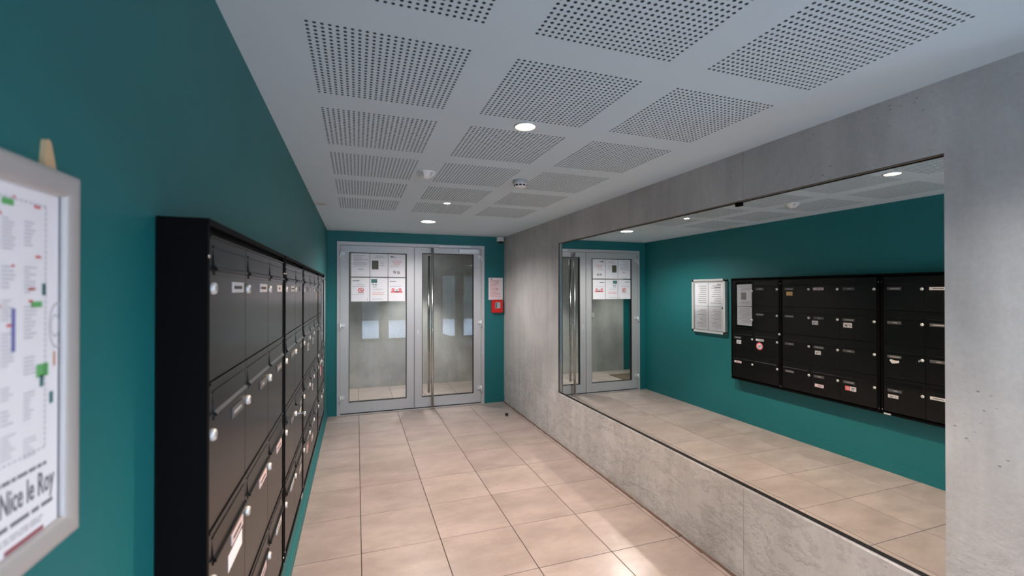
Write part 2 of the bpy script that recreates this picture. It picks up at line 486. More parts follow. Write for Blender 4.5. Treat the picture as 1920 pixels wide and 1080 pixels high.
# ------------------------------------------------------------------ mirror
mir = tag(empty('wall_mirror', (2.1058, (MY0+MY1)/2, MZ0)), 'very large frameless mirror set in the concrete wall', 'mirror')
hy = (MY1-MY0)/2 - 0.004; hz = MZ1-MZ0
dz = 0.0015
def mx(z): return -dz * (z + MZ0 - 1.3)
zz0, zz1 = 0.012, hz - 0.008
MB().add([(mx(zz0), -hy, zz0), (mx(zz0), hy, zz0), (mx(zz1), hy, zz1), (mx(zz1), -hy, zz1)], [(0, 3, 2, 1)]).obj('mirror_glass', M_mirror, mir)
MB().box(0.004, 0.03, -hy, hy, 0.010, hz-0.006).obj('mirror_backing', M_rubber, mir)
tr = MB().box(-0.006, -0.001, -hy, hy, 0.000, 0.0115).obj('bottom_gap_strip', M_rubber, mir); tr['label'] = 'thin black strip standing in for the dark gap under the mirror'  # black strip put in for the dark gap below the glass
MB().box(-0.010, -0.003, hy-0.006, hy+0.003, 0.012, hz-0.01).obj('side_channel', M_steel, mir)
MB().box(-0.012, -0.0045, 1.985-(MY0+MY1)/2, 2.025-(MY0+MY1)/2, hz-0.026, hz-0.002).obj('mirror_clip', M_black2, mir)
# rough dark reveal of the opening
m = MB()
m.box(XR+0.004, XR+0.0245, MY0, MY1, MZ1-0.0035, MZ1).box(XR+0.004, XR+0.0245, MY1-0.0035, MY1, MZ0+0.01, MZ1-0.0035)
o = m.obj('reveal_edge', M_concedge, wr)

# ------------------------------------------------------------------ double door
door = struct(empty('door_1', ((DX0+DX1)/2, YD, 0)))
door['label'] = 'grey aluminium double door with full height glass'
dc = (DX0+DX1)/2
def dbox(name, m, x0, x1, z0, z1, y0, y1, parent=door, bev=0):
    return MB().box(x0-dc, x1-dc, y0, y1, z0, z1).obj(name, m, parent)
fm = MB()
fm.box(DX0-dc, -0.207-dc, -0.012, 0.07, 0, DZ).box(1.724-dc, DX1-dc, -0.012, 0.07, 0, DZ).box(-0.207-dc, 1.724-dc, -0.012, 0.07, 2.262, DZ)
fm.obj('door_frame', M_alu, door)
def leaf(x0, x1, gx0, gx1, gz0, gz1):
    ztop = 2.257; zbot = 0.022
    m = MB()
    m.box(x0-dc, gx0-dc, -0.004, 0.055, zbot, ztop).box(gx1-dc, x1-dc, -0.004, 0.055, zbot, ztop)
    m.box(gx0-dc, gx1-dc, -0.004, 0.055, zbot, gz0).box(gx0-dc, gx1-dc, -0.004, 0.055, gz1, ztop)
    lf = m.obj('door_leaf', M_alu, door)
    k = 0.008
    m = MB()
    m.box(gx0-dc, gx0+k-dc, 0.004, 0.050, gz0, gz1).box(gx1-k-dc, gx1-dc, 0.004, 0.050, gz0, gz1)
    m.box(gx0+k-dc, gx1-k-dc, 0.004, 0.050, gz0, gz0+k).box(gx0+k-dc, gx1-k-dc, 0.004, 0.050, gz1-k, gz1)
    m.obj('gasket', M_rubber, lf)
    y = 0.02
    MB().quad((gx0+k-dc, y, gz0+k), (gx1-k-dc, y, gz0+k), (gx1-k-dc, y, gz1-k), (gx0+k-dc, y, gz1-k)).obj('glass_pane', M_glass, lf)
    MB().box(x0-dc, x1-dc, 0.004, 0.04, 0.006, zbot).obj('bottom_seal', M_rubber, lf)
    return lf
l1 = leaf(-0.203, 0.757, -0.098, 0.657, 0.160, 2.164)
l2 = leaf(0.764, 1.720, 0.865, 1.612, 0.157, 2.179)
dbox('meeting_gasket', M_rubber, 0.757, 0.764, 0.02, 2.257, 0.006, 0.05)
dbox('threshold', M_alu2, -0.207, 1.724, 0.0, 0.006, -0.01, 0.06)
# pull handles: full height tubes, one on each face
for nm_, x, y, z0, z1 in (('pull_handle', 1.000, -0.075, 0.030, 2.245), ('pull_handle', 0.979, 0.115, 0.19, 2.15)):
    hnd = MB().lathe([(0.0001, z0), (0.0175, z0), (0.0175, z1), (0.0001, z1)], 24, (x-dc, y, 0)).obj(nm_, M_steel, l2)
    for z in (0.30, 1.20, 2.05):
        pass
for z in (0.24, 1.15, 2.21):
    m = MB(); m.lathe([(0.009, 0.0), (0.009, 0.075)], 12, (1.000-dc, -0.075+0.075, z), 'y')
    m.obj('handle_standoff', M_steel, l2)
# hinges
for z in (2.125, 1.172, 0.216):
    for sx, x in ((-1, -0.205), (1, 1.722)):
        e = MB()
        e.lathe([(0.0001, z-0.045), (0.011, z-0.045), (0.011, z+0.045), (0.0001, z+0.045)], 14, (x-dc, -0.022, 0))
        e.box(min(x, x-sx*0.055)-dc, max(x, x-sx*0.055)-dc, -0.022, -0.004, z+0.0, z+0.038)
        e.box(min(x, x+sx*0.02)-dc, max(x, x+sx*0.02)-dc, -0.024, -0.012, z-0.038, z-0.002)
        e.obj('hinge', M_alu2, door)
# closer
cl = MB().box(1.385-dc, 1.668-dc, -0.058, -0.004, 2.196, 2.244, ).obj('closer_body', M_alu2, l2)
MB().box(1.100-dc, 1.560-dc, -0.032, -0.012, 2.270, 2.292).obj('closer_rail', M_alu2, door)
m = MB(); m.prism([(1.20-dc, -0.046), (1.215-dc, -0.022), (1.63-dc, -0.030), (1.63-dc, -0.05)], 2.247, 2.254)
m.obj('closer_arm', M_alu2, l2)
dbox('lock_plate', M_white, 0.805, 0.822, 1.040, 1.100, -0.0055, -0.004, l2)

# ------------------------------------------------------------------ print helpers (local x right, y up, z out)
def textlines(m, x0, x1, y0, y1, n, rnd, th=0.45, z=0.0004, centre=False, minw=0.55):
    p = (y1-y0)/n
    for i in range(n):
        y = y1 - (i+0.5)*p; w = (x1-x0)*(minw+(1-minw)*rnd.random())
        xa = (x0+x1)/2-w/2 if centre else x0
        # words
        x = xa
        while x < xa+w-0.002:
            ww = min((x1-x0)*(0.06+0.14*rnd.random()), xa+w-x)
            m.quad((x, y-p*th/2, z), (x+ww, y-p*th/2, z), (x+ww, y+p*th/2, z), (x, y+p*th/2, z))
            x += ww + (x1-x0)*0.02
def rect(m, x0, x1, y0, y1, z=0.0004): m.quad((x0, y0, z), (x1, y0, z), (x1, y1, z), (x0, y1, z))
def ringm(m, cx, cy, r0, r1, z=0.0005, seg=24, sl=True, e=1.0):
    vs = []; fs = []
    for i in range(seg):
        a = 2*PI*i/seg
        vs += [(cx+r0*e*math.cos(a), cy+r0*math.sin(a), z), (cx+r1*e*math.cos(a), cy+r1*math.sin(a), z)]
        j = (i+1) % seg; fs.append((2*i, 2*i+1, 2*j+1, 2*j))
    m.add(vs, fs)
    if sl:
        w = (r1-r0)*0.6; s_ = math.sqrt(0.5)
        a = (cx-r0*e*s_, cy+r0*s_); b = (cx+r0*e*s_, cy-r0*s_)
        m.quad((a[0]-w*s_, a[1]-w*s_, z), (b[0]-w*s_, b[1]-w*s_, z), (b[0]+w*s_, b[1]+w*s_, z), (a[0]+w*s_, a[1]+w*s_, z))

SHEETG = 'notices taped to the door glass'
def sheet(name, x0, x1, z0, z1, label, draw, y=YD-0.0035, paper=M_paper, cat='notice', grp=SHEETG):
    w, h = x1-x0, z1-z0
    o = tag(MB().box(0, w, 0, h, -0.0006, 0).obj(name, paper, None, (x0, y, z0), (PI/2, 0, 0)), label, cat, grp)
    draw(o, w, h)
    return o
def part(o, name, fn, mt):
    m = MB(); fn(m)
    return tag(m.obj(name, mt, o), kind='stuff')
rr = random.Random(11)
def d_top_left(o, w, h):
    part(o, 'printed_text', lambda m: (textlines(m, .03, w-.02, h*.42, h*.93, 9, rr, .3), textlines(m, .07, w-.06, h*.28, h*.36, 2, rr, .4, centre=True)), M_ink)
def d_top_mid(o, w, h):
    part(o, 'printed_text', lambda m: (textlines(m, .04, w-.03, h*.80, h*.93, 3, rr, .3, centre=True), textlines(m, w*.55, w-.02, h*.45, h*.68, 3, rr, .2)), M_ink)
    part(o, 'photo_print', lambda m: rect(m, w*.10, w*.47, h*.32, h*.70), M_photo)
def d_top_right(o, w, h):
    part(o, 'printed_heading', lambda m: (rect(m, w*.12, w*.42, h*.86, h*.885), rect(m, w*.16, w*.26, h*.89, h*.92)), M_inkd)
    part(o, 'red_lines', lambda m: textlines(m, w*.2, w*.8, h*.52, h*.72, 4, rr, .3, centre=True), M_inkr)
    part(o, 'printed_text', lambda m: textlines(m, w*.15, w*.85, h*.42, h*.50, 2, rr, .25), M_ink)
    part(o, 'prohibition_signs', lambda m: (ringm(m, w*.37, h*.21, .014, .020), ringm(m, w*.60, h*.19, .014, .020)), M_inkd)
def d_bot_left(o, w, h):
    part(o, 'printed_heading', lambda m: rect(m, w*.08, w*.45, h*.865, h*.89), M_inkd)
    part(o, 'printed_text', lambda m: (textlines(m, w*.3, w*.7, h*.70, h*.73, 1, rr), textlines(m, w*.08, w*.85, h*.62, h*.66, 1, rr), textlines(m, w*.05, w*.7, h*.28, h*.31, 1, rr)), M_ink)
    part(o, 'prohibition_sign', lambda m: ringm(m, w*.53, h*.48, .022, .031, e=1.3), M_inkr)
    part(o, 'sign_lettering', lambda m: (rect(m, w*.35, w*.70, h*.355, h*.375), rect(m, w*.48, w*.60, h*.46, h*.50), rect(m, w*.86, w*.9, h*.07, h*.10)), M_inkd)
def d_bot_mid(o, w, h):
    part(o, 'photo_print', lambda m: (rect(m, w*.06, w*.40, h*.79, h*.95), rect(m, w*.13, w*.21, h*.69, h*.74), rect(m, w*.27, w*.37, h*.68, h*.73), rect(m, w*.17, w*.24, h*.60, h*.64), rect(m, w*.30, w*.35, h*.59, h*.64)), M_inkt)
    part(o, 'printed_text', lambda m: (textlines(m, w*.2, w*.8, h*.48, h*.54, 2, rr, .3), textlines(m, w*.1, w*.85, h*.07, h*.12, 1, rr, .3)), M_ink)
    part(o, 'red_lines', lambda m: textlines(m, w*.12, w*.88, h*.26, h*.39, 2, rr, .3), M_inkr)
def d_bot_right(o, w, h):
    part(o, 'printed_heading', lambda m: rect(m, w*.08, w*.45, h*.845, h*.87), M_inkd)
    part(o, 'printed_text', lambda m: textlines(m, w*.08, w*.9, h*.62, h*.67, 2, rr, .3), M_inkb)
    part(o, 'red_banner', lambda m: (rect(m, w*.15, w*.85, h*.37, h*.43), ringm(m, w*.28, h*.50, .012, .021), ringm(m, w*.70, h*.50, .012, .021)), M_inkr)
    part(o, 'banner_lettering', lambda m: (rect(m, w*.40, w*.62, h*.39, h*.43), rect(m, w*.45, w*.54, h*.47, h*.50)), M_inkd)
sx = [(-0.070, 0.164), (0.172, 0.402), (0.410, 0.634)]
sz = [(1.841, 2.152), (1.507, 1.824)]
sheet('paper_notice', *sx[0], *sz[0], 'white notice of plain grey text, upper left on the door glass', d_top_left)
sheet('paper_notice', *sx[1], *sz[0], 'white notice with a dark photograph, upper middle on the door glass', d_top_mid)
sheet('paper_notice', *sx[2], *sz[0], 'white notice with two small crossed circles, upper right on the glass', d_top_right)
sheet('paper_notice', *sx[0], *sz[1], 'white notice with one red prohibition sign, lower left on the glass', d_bot_left)
sheet('paper_notice', *sx[1], *sz[1], 'white notice with small pictures at its top, lower middle on glass', d_bot_mid)
sheet('paper_notice', *sx[2], *sz[1], 'white notice with a red banner of two circles, lower right on glass', d_bot_right)
def d_wall(o, w, h):
    part(o, 'printed_text', lambda m: (textlines(m, w*.12, w*.9, h*.12, h*.90, 13, rr, .3),), M_inkr)
    part(o, 'printed_heading', lambda m: (rect(m, w*.14, w*.26, h*.92, h*.955), rect(m, w*.45, w*.7, h*.78, h*.79), rect(m, w*.55, w*.66, h*.48, h*.505)), M_inkd)
sheet('paper_notice', 1.833, 2.055, 1.517, 1.842, 'pale pink typed notice on teal wall above the red box', d_wall, YD-0.012, M_paperpink, 'notice', None)

# red break-glass key box under it
kb = tag(empty('key_box', (1.962, YD, 1.325)), 'red wall box with small window under the pink notice', 'alarm box')
MB().box(-0.084, 0.084, 0, 0.188, 0.0, 0.052, b=0.006).obj('housing', M_red, kb, (0, 0, 0), (PI/2, 0, 0))
MB().box(-0.036, 0.040, 0.065, 0.155, 0.052, 0.055).obj('window', M_greyp, kb, (0, 0, 0), (PI/2, 0, 0))
MB().box(-0.030, -0.010, 0.072, 0.148, 0.055, 0.057).obj('break_panel', M_inkt, kb, (0, 0, 0), (PI/2, 0, 0))

# small white unit in the corner
cu = tag(empty('corner_sensor', (2.005, YD-0.001, 2.350)), 'small white sensor box in the ceiling corner beside the door', 'sensor')
MB().box(-0.050, 0.048, 0.032, 0.092, 0, 0.07, b=0.005).obj('housing', M_white, cu, (0, 0, 0), (PI/2, 0, 0))
MB().box(-0.051, 0.049, 0.060, 0.064, 0, 0.071).obj('seam', M_greyp, cu, (0, 0, 0), (PI/2, 0, 0))
MB().box(-0.012, 0.040, 0.0, 0.032, 0, 0.045, b=0.004).obj('sensor_foot', M_rubber, cu, (0, 0, 0), (PI/2, 0, 0))

# door stop
ds = tag(empty('door_stop', (1.862, 5.535, 0)), 'small black and steel door stop on the tiles', 'door stop')
MB().lathe([(0.018, 0.0), (0.018, 0.012), (0.012, 0.016), (0.0001, 0.016)], 18).obj('base', M_steel, ds)
MB().lathe([(0.012, 0.016), (0.021, 0.018), (0.021, 0.040), (0.017, 0.045), (0.0001, 0.045)], 18).obj('rubber_cap', M_rubber, ds)

# things in the vestibule
sw = tag(empty('light_switch', (-0.275, 7.95, 1.10)), 'white wall switch on concrete behind the glass door', 'switch')
MB().box(-0.045, 0.045, 0, 0.09, 0, 0.012, b=0.003).obj('plate', M_white, sw, (0, 0, 0), (PI/2, 0, 0))
MB().box(-0.022, 0.022, 0.022, 0.068, 0.012, 0.017).obj('rocker', M_paper, sw, (0, 0, 0), (PI/2, 0, 0))
mt = MB(); mt.box(-1.25, -0.43, 6.95, 7.55, 0, 0.012, b=0.004)
tag(mt.obj('door_mat', M_mat), 'brown coir door mat on the vestibule floor', 'door mat')

# ------------------------------------------------------------------ mailbox banks (local x = +Y, y = up, z = out of wall)
ZB, ZT = 0.535, 1.800
HH = ZT - ZB
ROWTOP = [1.772, 1.4705, 1.169, 0.8665]; RH = 0.3015
WROT = (PI/2, 0, PI/2)
DF = 0.0845                      # face of the doors from the wall
door_cache = {}
def door_meshes(w):
    k = round(w, 3)
    if k in door_cache: return door_cache[k]
    h = RH; gz = 0.0016
    d = MB()
    # plate with an opening for the flap
    fx0, fx1, fy0, fy1 = 0.024, w-0.014, h-0.070, h-0.026
    z0, z1 = -0.010, 0.0
    d.box(gz, w-gz, gz, fy0, z0, z1).box(gz, w-gz, fy1, h-gz, z0, z1).box(gz, fx0, fy0, fy1, z0, z1).box(fx1, w-gz, fy0, fy1, z0, z1)
    # folded top and bottom edges catch the light
    q = [(h-gz, z0), (h-gz, 0.0016), (h-gz-0.0015, 0.0030), (h-gz-0.0050, 0.0030), (h-gz-0.0065, 0.0)]
    d.add([(gz, y, z) for y, z in q] + [(w-gz, y, z) for y, z in q], [(i, (i+1) % 5, 5+(i+1) % 5, 5+i) for i in range(5)] + [(4, 3, 2, 1, 0), (5, 6, 7, 8, 9)])
    f = MB()
    prof = [(fy1+0.0035, 0.0), (fy1+0.0035, 0.0022), (fy1, 0.0022), (fy1-0.0005, 0.0002), (fy0+0.007, 0.0030), (fy0+0.001, 0.0085), (fy0-0.003, 0.0088), (fy0-0.0045, 0.0060), (fy0-0.001, 0.0012), (fy0+0.006, -0.0005), (fy1, -0.0030)]
    n = len(prof)
    vs = [(fx0, y, z) for y, z in prof] + [(fx1, y, z) for y, z in prof]
    fs = [(i, (i+1) % n, n+(i+1) % n, n+i) for i in range(n)]
    fs += [tuple(range(n-1, -1, -1)), tuple(range(n, 2*n))]
    f.add(vs, fs)
    f.box(fx0+0.006, fx1, fy0-0.013, fy0-0.0045, 0.0, 0.0022)
    door_cache[k] = (d.mesh('mailbox_door', M_black), f.mesh('flap', M_black))
    return door_cache[k]
lockm = MB().lathe([(0.0125, 0.0), (0.0125, 0.004), (0.0108, 0.0072), (0.0001, 0.0078)], 20)
lockm.mi = 1; lockm.box(-0.0012, 0.0012, -0.0048, 0.0048, 0.0078, 0.0082)
M_lock = mat('satin_nickel', (0.74, 0.73, 0.71), 0.42, 0.5)
lockm = lockm.mesh('lock', [M_lock, M_rubber])
plate_cache = {}
def plate_mesh(kind):
    if kind not in plate_cache:
        m = MB(); m.box(0, 0.108, -0.0125, 0.0125, 0, 0.0022)
        m.mi = 1; r2 = random.Random(hash(kind[0]) % 7 + 3)
        textlines(m, 0.012 if kind[1] else 0.03, 0.095 if kind[1] else 0.07, -0.006, 0.006, 1, random.Random(kind[1]+5), 0.6, 0.0026)
        base = {'g': M_plate, 'w': M_platew, 'p': M_platep}[kind[0]]
        ink = M_lightink if kind[0] == 'g' else M_inkd
        plate_cache[kind] = m.mesh('name_plate', [base, ink])
    return plate_cache[kind]
def sticker(d, x0, x1, y0, y1, kind):
    m = MB()
    if kind == 'round':
        cx, cy, r = (x0+x1)/2, (y0+y1)/2, (y1-y0)/2
        m.lathe([(r, 0), (r, 0.0006), (0.0001, 0.0006)], 28, (cx, cy, 0.0002))
        m.mi = 1; m.lathe([(r*.66, 0.0008), (0.0001, 0.0009)], 24, (cx, cy, 0.0002))
        m.mi = 2; ringm(m, cx, cy, r*.28, r*.42, 0.0016)
        m.obj('sticker', [M_inkr, M_paper, M_inkd], d); return
    if kind == 'torn':
        m.prism([(x0, y0+.012), (x0+.02, y0+.006), (x1-.02, y0), (x1, y1-.01), (x1-.01, y1), (x0+.02, y1-.008), (x0, y1-.004)], 0, 0.0006)
        m.obj('sticker', M_platew, d); return
    base = {'white': M_platew, 'pink': M_platep, 'ochre': M_orange, 'redwhite': M_platew, 'bright': M_paper, 'code': M_platew}[kind]
    m.box(x0, x1, y0, y1, 0, 0.0006)
    mats = [base, M_inkd, M_inkr]
    w, h = x1-x0, y1-y0
    if kind in ('white', 'code'):
        m.mi = 1
        for k in range(5): 
            a = x0+w*(.08+.16*k); rect(m, a, a+w*.08, y0+h*(.2+.3*((k*7) % 3)/2), y0+h*(.45+.3*((k*7) % 3)/2), 0.0009)
        rect(m, x0+w*.55, x0+w*.8, y0+h*.3, y0+h*.55, 0.0009)
    if kind in ('pink',):
        m.mi = 1; textlines(m, x0+w*.15, x1-w*.1, y0+h*.3, y1-h*.3, 1, random.Random(4), .5, .0009)
    if kind == 'redwhite':
        m.mi = 2; rect(m, x0+w*.55, x1, y0, y1, 0.0009)
        m.mi = 0; ringm(m, x0+w*.74, y0+h*.5, h*.18, h*.3, 0.0012, sl=False)
        m.mi = 1; rect(m, x0+w*.12, x0+w*.42, y0+h*.55, y0+h*.75, 0.0009); rect(m, x0+w*.2, x0+w*.42, y0+h*.25, y0+h*.4, 0.0009)
    if kind == 'ochre':
        m.mi = 1; 
    m.obj('sticker', mats, d)

def bank(ya, yb, cols, label, plates, stickers, skip=(), lockside=None):
    e = tag(empty('mailbox_bank', (XL, ya, ZB), WROT), label, 'mailboxes', 'mailbox banks along the teal wall')
    W = yb-ya
    m = MB()
    m.box(0, W, 0, HH, 0.0022, 0.072)
    t_ = 0.0135
    m.box(0, t_, 0, HH-0.013, 0.072, 0.087).box(W-t_, W, 0, HH-0.013, 0.072, 0.087)
    m.box(t_, W-t_, 0, 0.017, 0.072, 0.087)
    m.prism([(0, HH), (W, HH), (W, HH-0.013), (0, HH-0.013)], 0.072, 0.0885)
    # filler strips between columns' outer edges and the rim
    if cols[0]-ya > t_+0.002: m.box(t_, cols[0]-ya-0.001, 0.017, HH-0.030, 0.072, 0.083)
    if yb-cols[-1] > t_+0.002: m.box(cols[-1]-ya+0.001, W-t_, 0.017, HH-0.030, 0.072, 0.083)
    m.obj('housing', M_black2, e)
    for ci, (a, b) in enumerate(zip(cols, cols[1:])):
        w = b-a
        dm, fm2 = door_meshes(w)
        for ri, top in enumerate(ROWTOP):
            if (ci, ri) in skip: continue
            d = link('mailbox_door', dm, e, (a-ya, top-RH-ZB, DF))
            link('flap', fm2, d)
            link('lock', lockm, d, (0.021, RH-0.111, 0))
            k = plates.get((ci, ri), ('g', (ci+ri) % 2))
            if k: link('name_plate', plate_mesh(k), d, (w-0.138, RH-0.108, 0))
            for s_ in stickers.get((ci, ri), []):
                y0s, y1s, z0s, z1s, kd = s_
                sticker(d, y0s-a, y1s-a, z0s-(top-RH), z1s-(top-RH), kd)
    return e
b1 = bank(1.028, 2.012, [1.047, 1.358, 1.680, 1.990], 'black mailbox bank of twelve boxes nearest the framed poster',
     {(0, 0): ('w', 1), (1, 0): ('w', 1), (2, 0): ('w', 0), (0, 2): ('p', 1), (1, 2): ('p', 1), (2, 2): ('p', 1), (1, 3): ('p', 1), (2, 3): ('w', 1)},  # top row white: grazing sheen painted in, next bank's first plate too
     {(0, 2): [(1.195, 1.325, 1.000, 1.038, 'bright')]})
b2 = bank(2.040, 2.700, [2.058, 2.368, 2.680], 'black mailbox bank of eight boxes, second from the poster',
     {(0, 0): ('w', 1), (1, 0): ('g', 1), (0, 1): ('g', 1), (0, 3): ('w', 1)},
     {(1, 2): [(2.560, 2.635, 1.000, 1.036, 'torn')], (1, 3): [(2.567, 2.648, 0.693, 0.722, 'white')]})
b3 = bank(2.712, 3.712, [2.735, 3.066, 3.362, 3.690], 'black mailbox bank of twelve boxes, third from the poster',
     {(1, 0): ('p', 1), (0, 0): ('g', 0), (2, 0): ('g', 1)},
     {(2, 0): [(3.566, 3.640, 1.592, 1.634, 'ochre')], (1, 1): [(3.283, 3.348, 1.292, 1.334, 'code')], (0, 1): [(2.950, 3.032, 1.288, 1.334, 'code')],
      (1, 2): [(3.256, 3.318, 0.985, 1.025, 'code')], (1, 3): [(3.228, 3.322, 0.650, 0.682, 'pink')], (0, 3): [(2.916, 3.018, 0.680, 0.722, 'redwhite')]})
b4 = bank(3.716, 4.406, [3.735, 4.070, 4.390], 'black mailbox bank with a glazed notice case, farthest from the poster',
     {(0, 2): ('w', 1), (0, 3): None, (1, 2): ('g', 1), (1, 3): ('p', 1)},
     {(0, 2): [(3.946, 4.034, 0.940, 1.032, 'round')], (1, 2): [(4.255, 4.325, 0.985, 1.030, 'code')]}, skip=((1, 0), (1, 1)))
# glazed case in the last bank
cw = 4.388-4.072; cz0 = ROWTOP[1]-RH+0.004; cz1 = ROWTOP[0]-0.002
cs = empty('notice_case', (4.072-3.716, cz0-ZB, 0.074), (0, 0, 0), b4)
cs['label'] = 'glazed notice case with two white sheets'
ch = cz1-cz0
MB().box(0, 0.022, 0, ch, 0, 0.012).box(cw-0.055, cw, 0, ch, 0, 0.012).box(0.022, cw-0.055, 0, 0.022, 0, 0.012).box(0.022, cw-0.055, ch-0.022, ch, 0, 0.012).obj('case_frame', M_black, cs)
m = MB(); m.box(0.030, 0.250, 0.045, 0.275, 0, 0.002)
m.prism([(0.026, 0.283), (0.250, 0.280), (0.252, ch-0.05), (0.030, ch-0.045)], 0, 0.003)
m.mi = 1; textlines(m, 0.05, 0.235, 0.07, 0.262, 13, rr, .35, 0.0024); textlines(m, 0.05, 0.23, 0.30, 0.345, 3, rr, .35, 0.0034); rect(m, 0.11, 0.19, 0.36, 0.45, 0.0034); textlines(m, 0.05, 0.23, 0.47, ch-0.07, 3, rr, .3, 0.0034)
m.obj('case_sheets', [M_paper, M_ink], cs)
MB().quad((0.02, 0.02, 0.009), (cw-0.053, 0.02, 0.009), (cw-0.053, ch-0.02, 0.009), (0.02, ch-0.02, 0.009)).obj('case_glass', M_glassn, cs)
for yy in (ch*0.20, ch*0.78):
    link('case_lock', lockm, cs, (0.018, yy, 0.012))
for (bk, x, z, nm2) in ((b4, 0.009, 1.154, 'bank_screw'),):
    link(nm2, lockm, bk, (x, z-ZB, 0.087))
# rivets in the rims and a small label under the second bank
rv = MB().lathe([(0.004, 0), (0.003, 0.0025), (0.0001, 0.003)], 10).mesh('rivet', M_steel)
for bk, W in ((b1, 0.984), (b2, 0.66), (b3, 1.0), (b4, 0.69)):
    for x in (0.007, W-0.007):
        for z in (0.04, HH-0.075): link('rivet', rv, bk, (x, z, 0.087))
MB().box(0.640-0.055, 0.640, 0.001, 0.014, 0.087, 0.0876).obj('small_label', M_platew, b2)
# key left in a lock
ky = tag(empty('key', (XL+DF+0.0082, 2.389, 1.361-0.304), (0, 0, 0)), 'small steel key left in a mailbox lock of the second bank', 'key')
MB().box(0, 0.022, -0.001, 0.001, -0.004, 0.004).obj('blade', M_steel, ky)
MB().lathe([(0.0001, -0.0012), (0.012, -0.0012), (0.012, 0.0012), (0.0001, 0.0012)], 16, (0.030, 0, -0.004), 'y').obj('bow', M_steel, ky)

# ------------------------------------------------------------------ notice board beyond the mailboxes
nb = tag(empty('notice_board', (XL, 4.548, 1.068), WROT), 'silver framed glazed notice board with four white sheets, past the mailboxes', 'notice board')
BW, BH = 0.607, 0.734
MB().box(0.004, BW-0.004, 0.004, BH-0.004, 0, 0.030).obj('case_back', M_greyp, nb)
fw = 0.034
def rail(x0, x1, y0, y1):
    return MB().box(x0, x1, y0, y1, 0.0, 0.046, b=0.004)
fr = MB()
fr.box(fw, BW-fw, 0, fw*0.8, 0, 0.046).box(fw, BW-fw, BH-fw*0.8, BH, 0, 0.046).box(0, fw, fw, BH-fw, 0, 0.046).box(BW-fw, BW, fw, BH-fw, 0, 0.046)
fr.obj('frame', M_alu2, nb)
for (x, y) in ((0, 0), (BW-fw, 0), (0, BH-fw), (BW-fw, BH-fw)):
    m = MB()
    pts = []
    cx, cy = (fw if x == 0 else BW-fw), (fw if y == 0 else BH-fw)
    sxn, syn = (-1 if x == 0 else 1), (-1 if y == 0 else 1)
    for k in range(7):
        a = PI/2*k/6; pts.append((cx+sxn*fw*math.cos(a), cy+syn*fw*math.sin(a)))
    pts.append((cx, cy))
    if sxn*syn < 0: pts = pts[::-1]
    m.prism(pts, 0, 0.047); m.obj('corner_cap', M_rubber, nb)
gap = 0.014; sw2 = (BW-2*fw-0.03-gap)/2; sh = (BH-2*fw-0.02-0.008)/2
for i in range(2):
    for j in range(2):
        x = fw+0.015+i*(sw2+gap); y = fw+0.004+j*(sh+0.008)
        m = MB(); m.box(0, sw2, 0, sh, 0, 0.001)
        m.mi = 1; textlines(m, .03, sw2-.03, .03, sh-.03, 14 if j == 0 else 9, rr, .35, .0014)
        if i == 0 and j == 1: m.mi = 2; rect(m, .03, .10, sh-.03, sh-.022, .0015); rect(m, .04, .14, sh-.07, sh-.063, .0015)
        m.obj('sheet', [M_paper, M_ink, M_inkd], nb, (x, y, 0.031))
MB().quad((fw, fw*.8, 0.040), (BW-fw, fw*.8, 0.040), (BW-fw, BH-fw*.8, 0.040), (fw, BH-fw*.8, 0.040)).obj('board_glass', M_glassn, nb)
MB().lathe([(0.011, 0.0), (0.011, 0.012), (0.0001, 0.012)], 16, (fw+0.012, BH*0.47, 0.036)).obj('board_lock', M_rubber, nb)

# ------------------------------------------------------------------ framed poster close to the camera
PY0, PY1, PZ0, PZ1 = 0.165, 0.755, 1.338, 1.807
pf = tag(empty('poster_frame', (XL, PY0, PZ0), WROT), 'silver framed district map poster hanging nearest the camera', 'poster')
PWD, PHT = PY1-PY0, PZ1-PZ0
fwp = 0.0315
def rounded_rail(length, w, d):       # cross section rounded, runs along x
    n = 10; pr = [(0, 0)] + [(w/2-w/2*math.cos(PI*k/n), 0.010+(d-0.010)*math.sin(PI*k/n)**0.7) for k in range(n+1)] + [(w, 0)]
    return pr
def mitred(a, b, inward, name):
    # a,b outer corner points (x,y); inward: unit normal toward the inside
    pr = rounded_rail(0, fwp, 0.018)
    dx, dy = b[0]-a[0], b[1]-a[1]; L = math.hypot(dx, dy); ux, uy = dx/L, dy/L
    vs = []
    for (s, z) in pr:
        vs.append((a[0]+ux*s+inward[0]*s, a[1]+uy*s+inward[1]*s, z))
    for (s, z) in pr:
        vs.append((b[0]-ux*s+inward[0]*s, b[1]-uy*s+inward[1]*s, z))
    n = len(pr)
    m = MB(); m.add(vs, [(i, i+1, n+i+1, n+i) for i in range(n-1)], True)
    m.add(vs[:n], [tuple(range(n))]); m.add(vs[n:], [tuple(range(n-1, -1, -1))])
    return m.obj(name, M_frame, pf)
M_frame = mat('champagne_aluminium', (0.55, 0.52, 0.51), 0.5, 0.45)
mitred((0, PHT), (PWD, PHT), (0, -1), 'frame_rail'); mitred((0, 0), (PWD, 0), (0, 1), 'frame_rail')
mitred((0, 0), (0, PHT), (1, 0), 'frame_rail'); mitred((PWD, 0), (PWD, PHT), (-1, 0), 'frame_rail')
MB().box(0.01, PWD-0.01, 0.01, PHT-0.01, 0.0, 0.006).obj('back_board', M_greyp, pf)
MB().box(PWD-fwp-0.0022, PWD-fwp+0.0015, fwp, PHT-fwp, 0.006, 0.0083).obj('painted_shadow_line', M_inkd, pf)  # dark strip painted in as the shadow line along the rail
ps = MB().box(0.02, PWD-0.02, 0.02, PHT-0.02, 0.006, 0.008).obj('poster_sheet', M_paper, pf)
r3 = random.Random(5)
zz = 0.0084
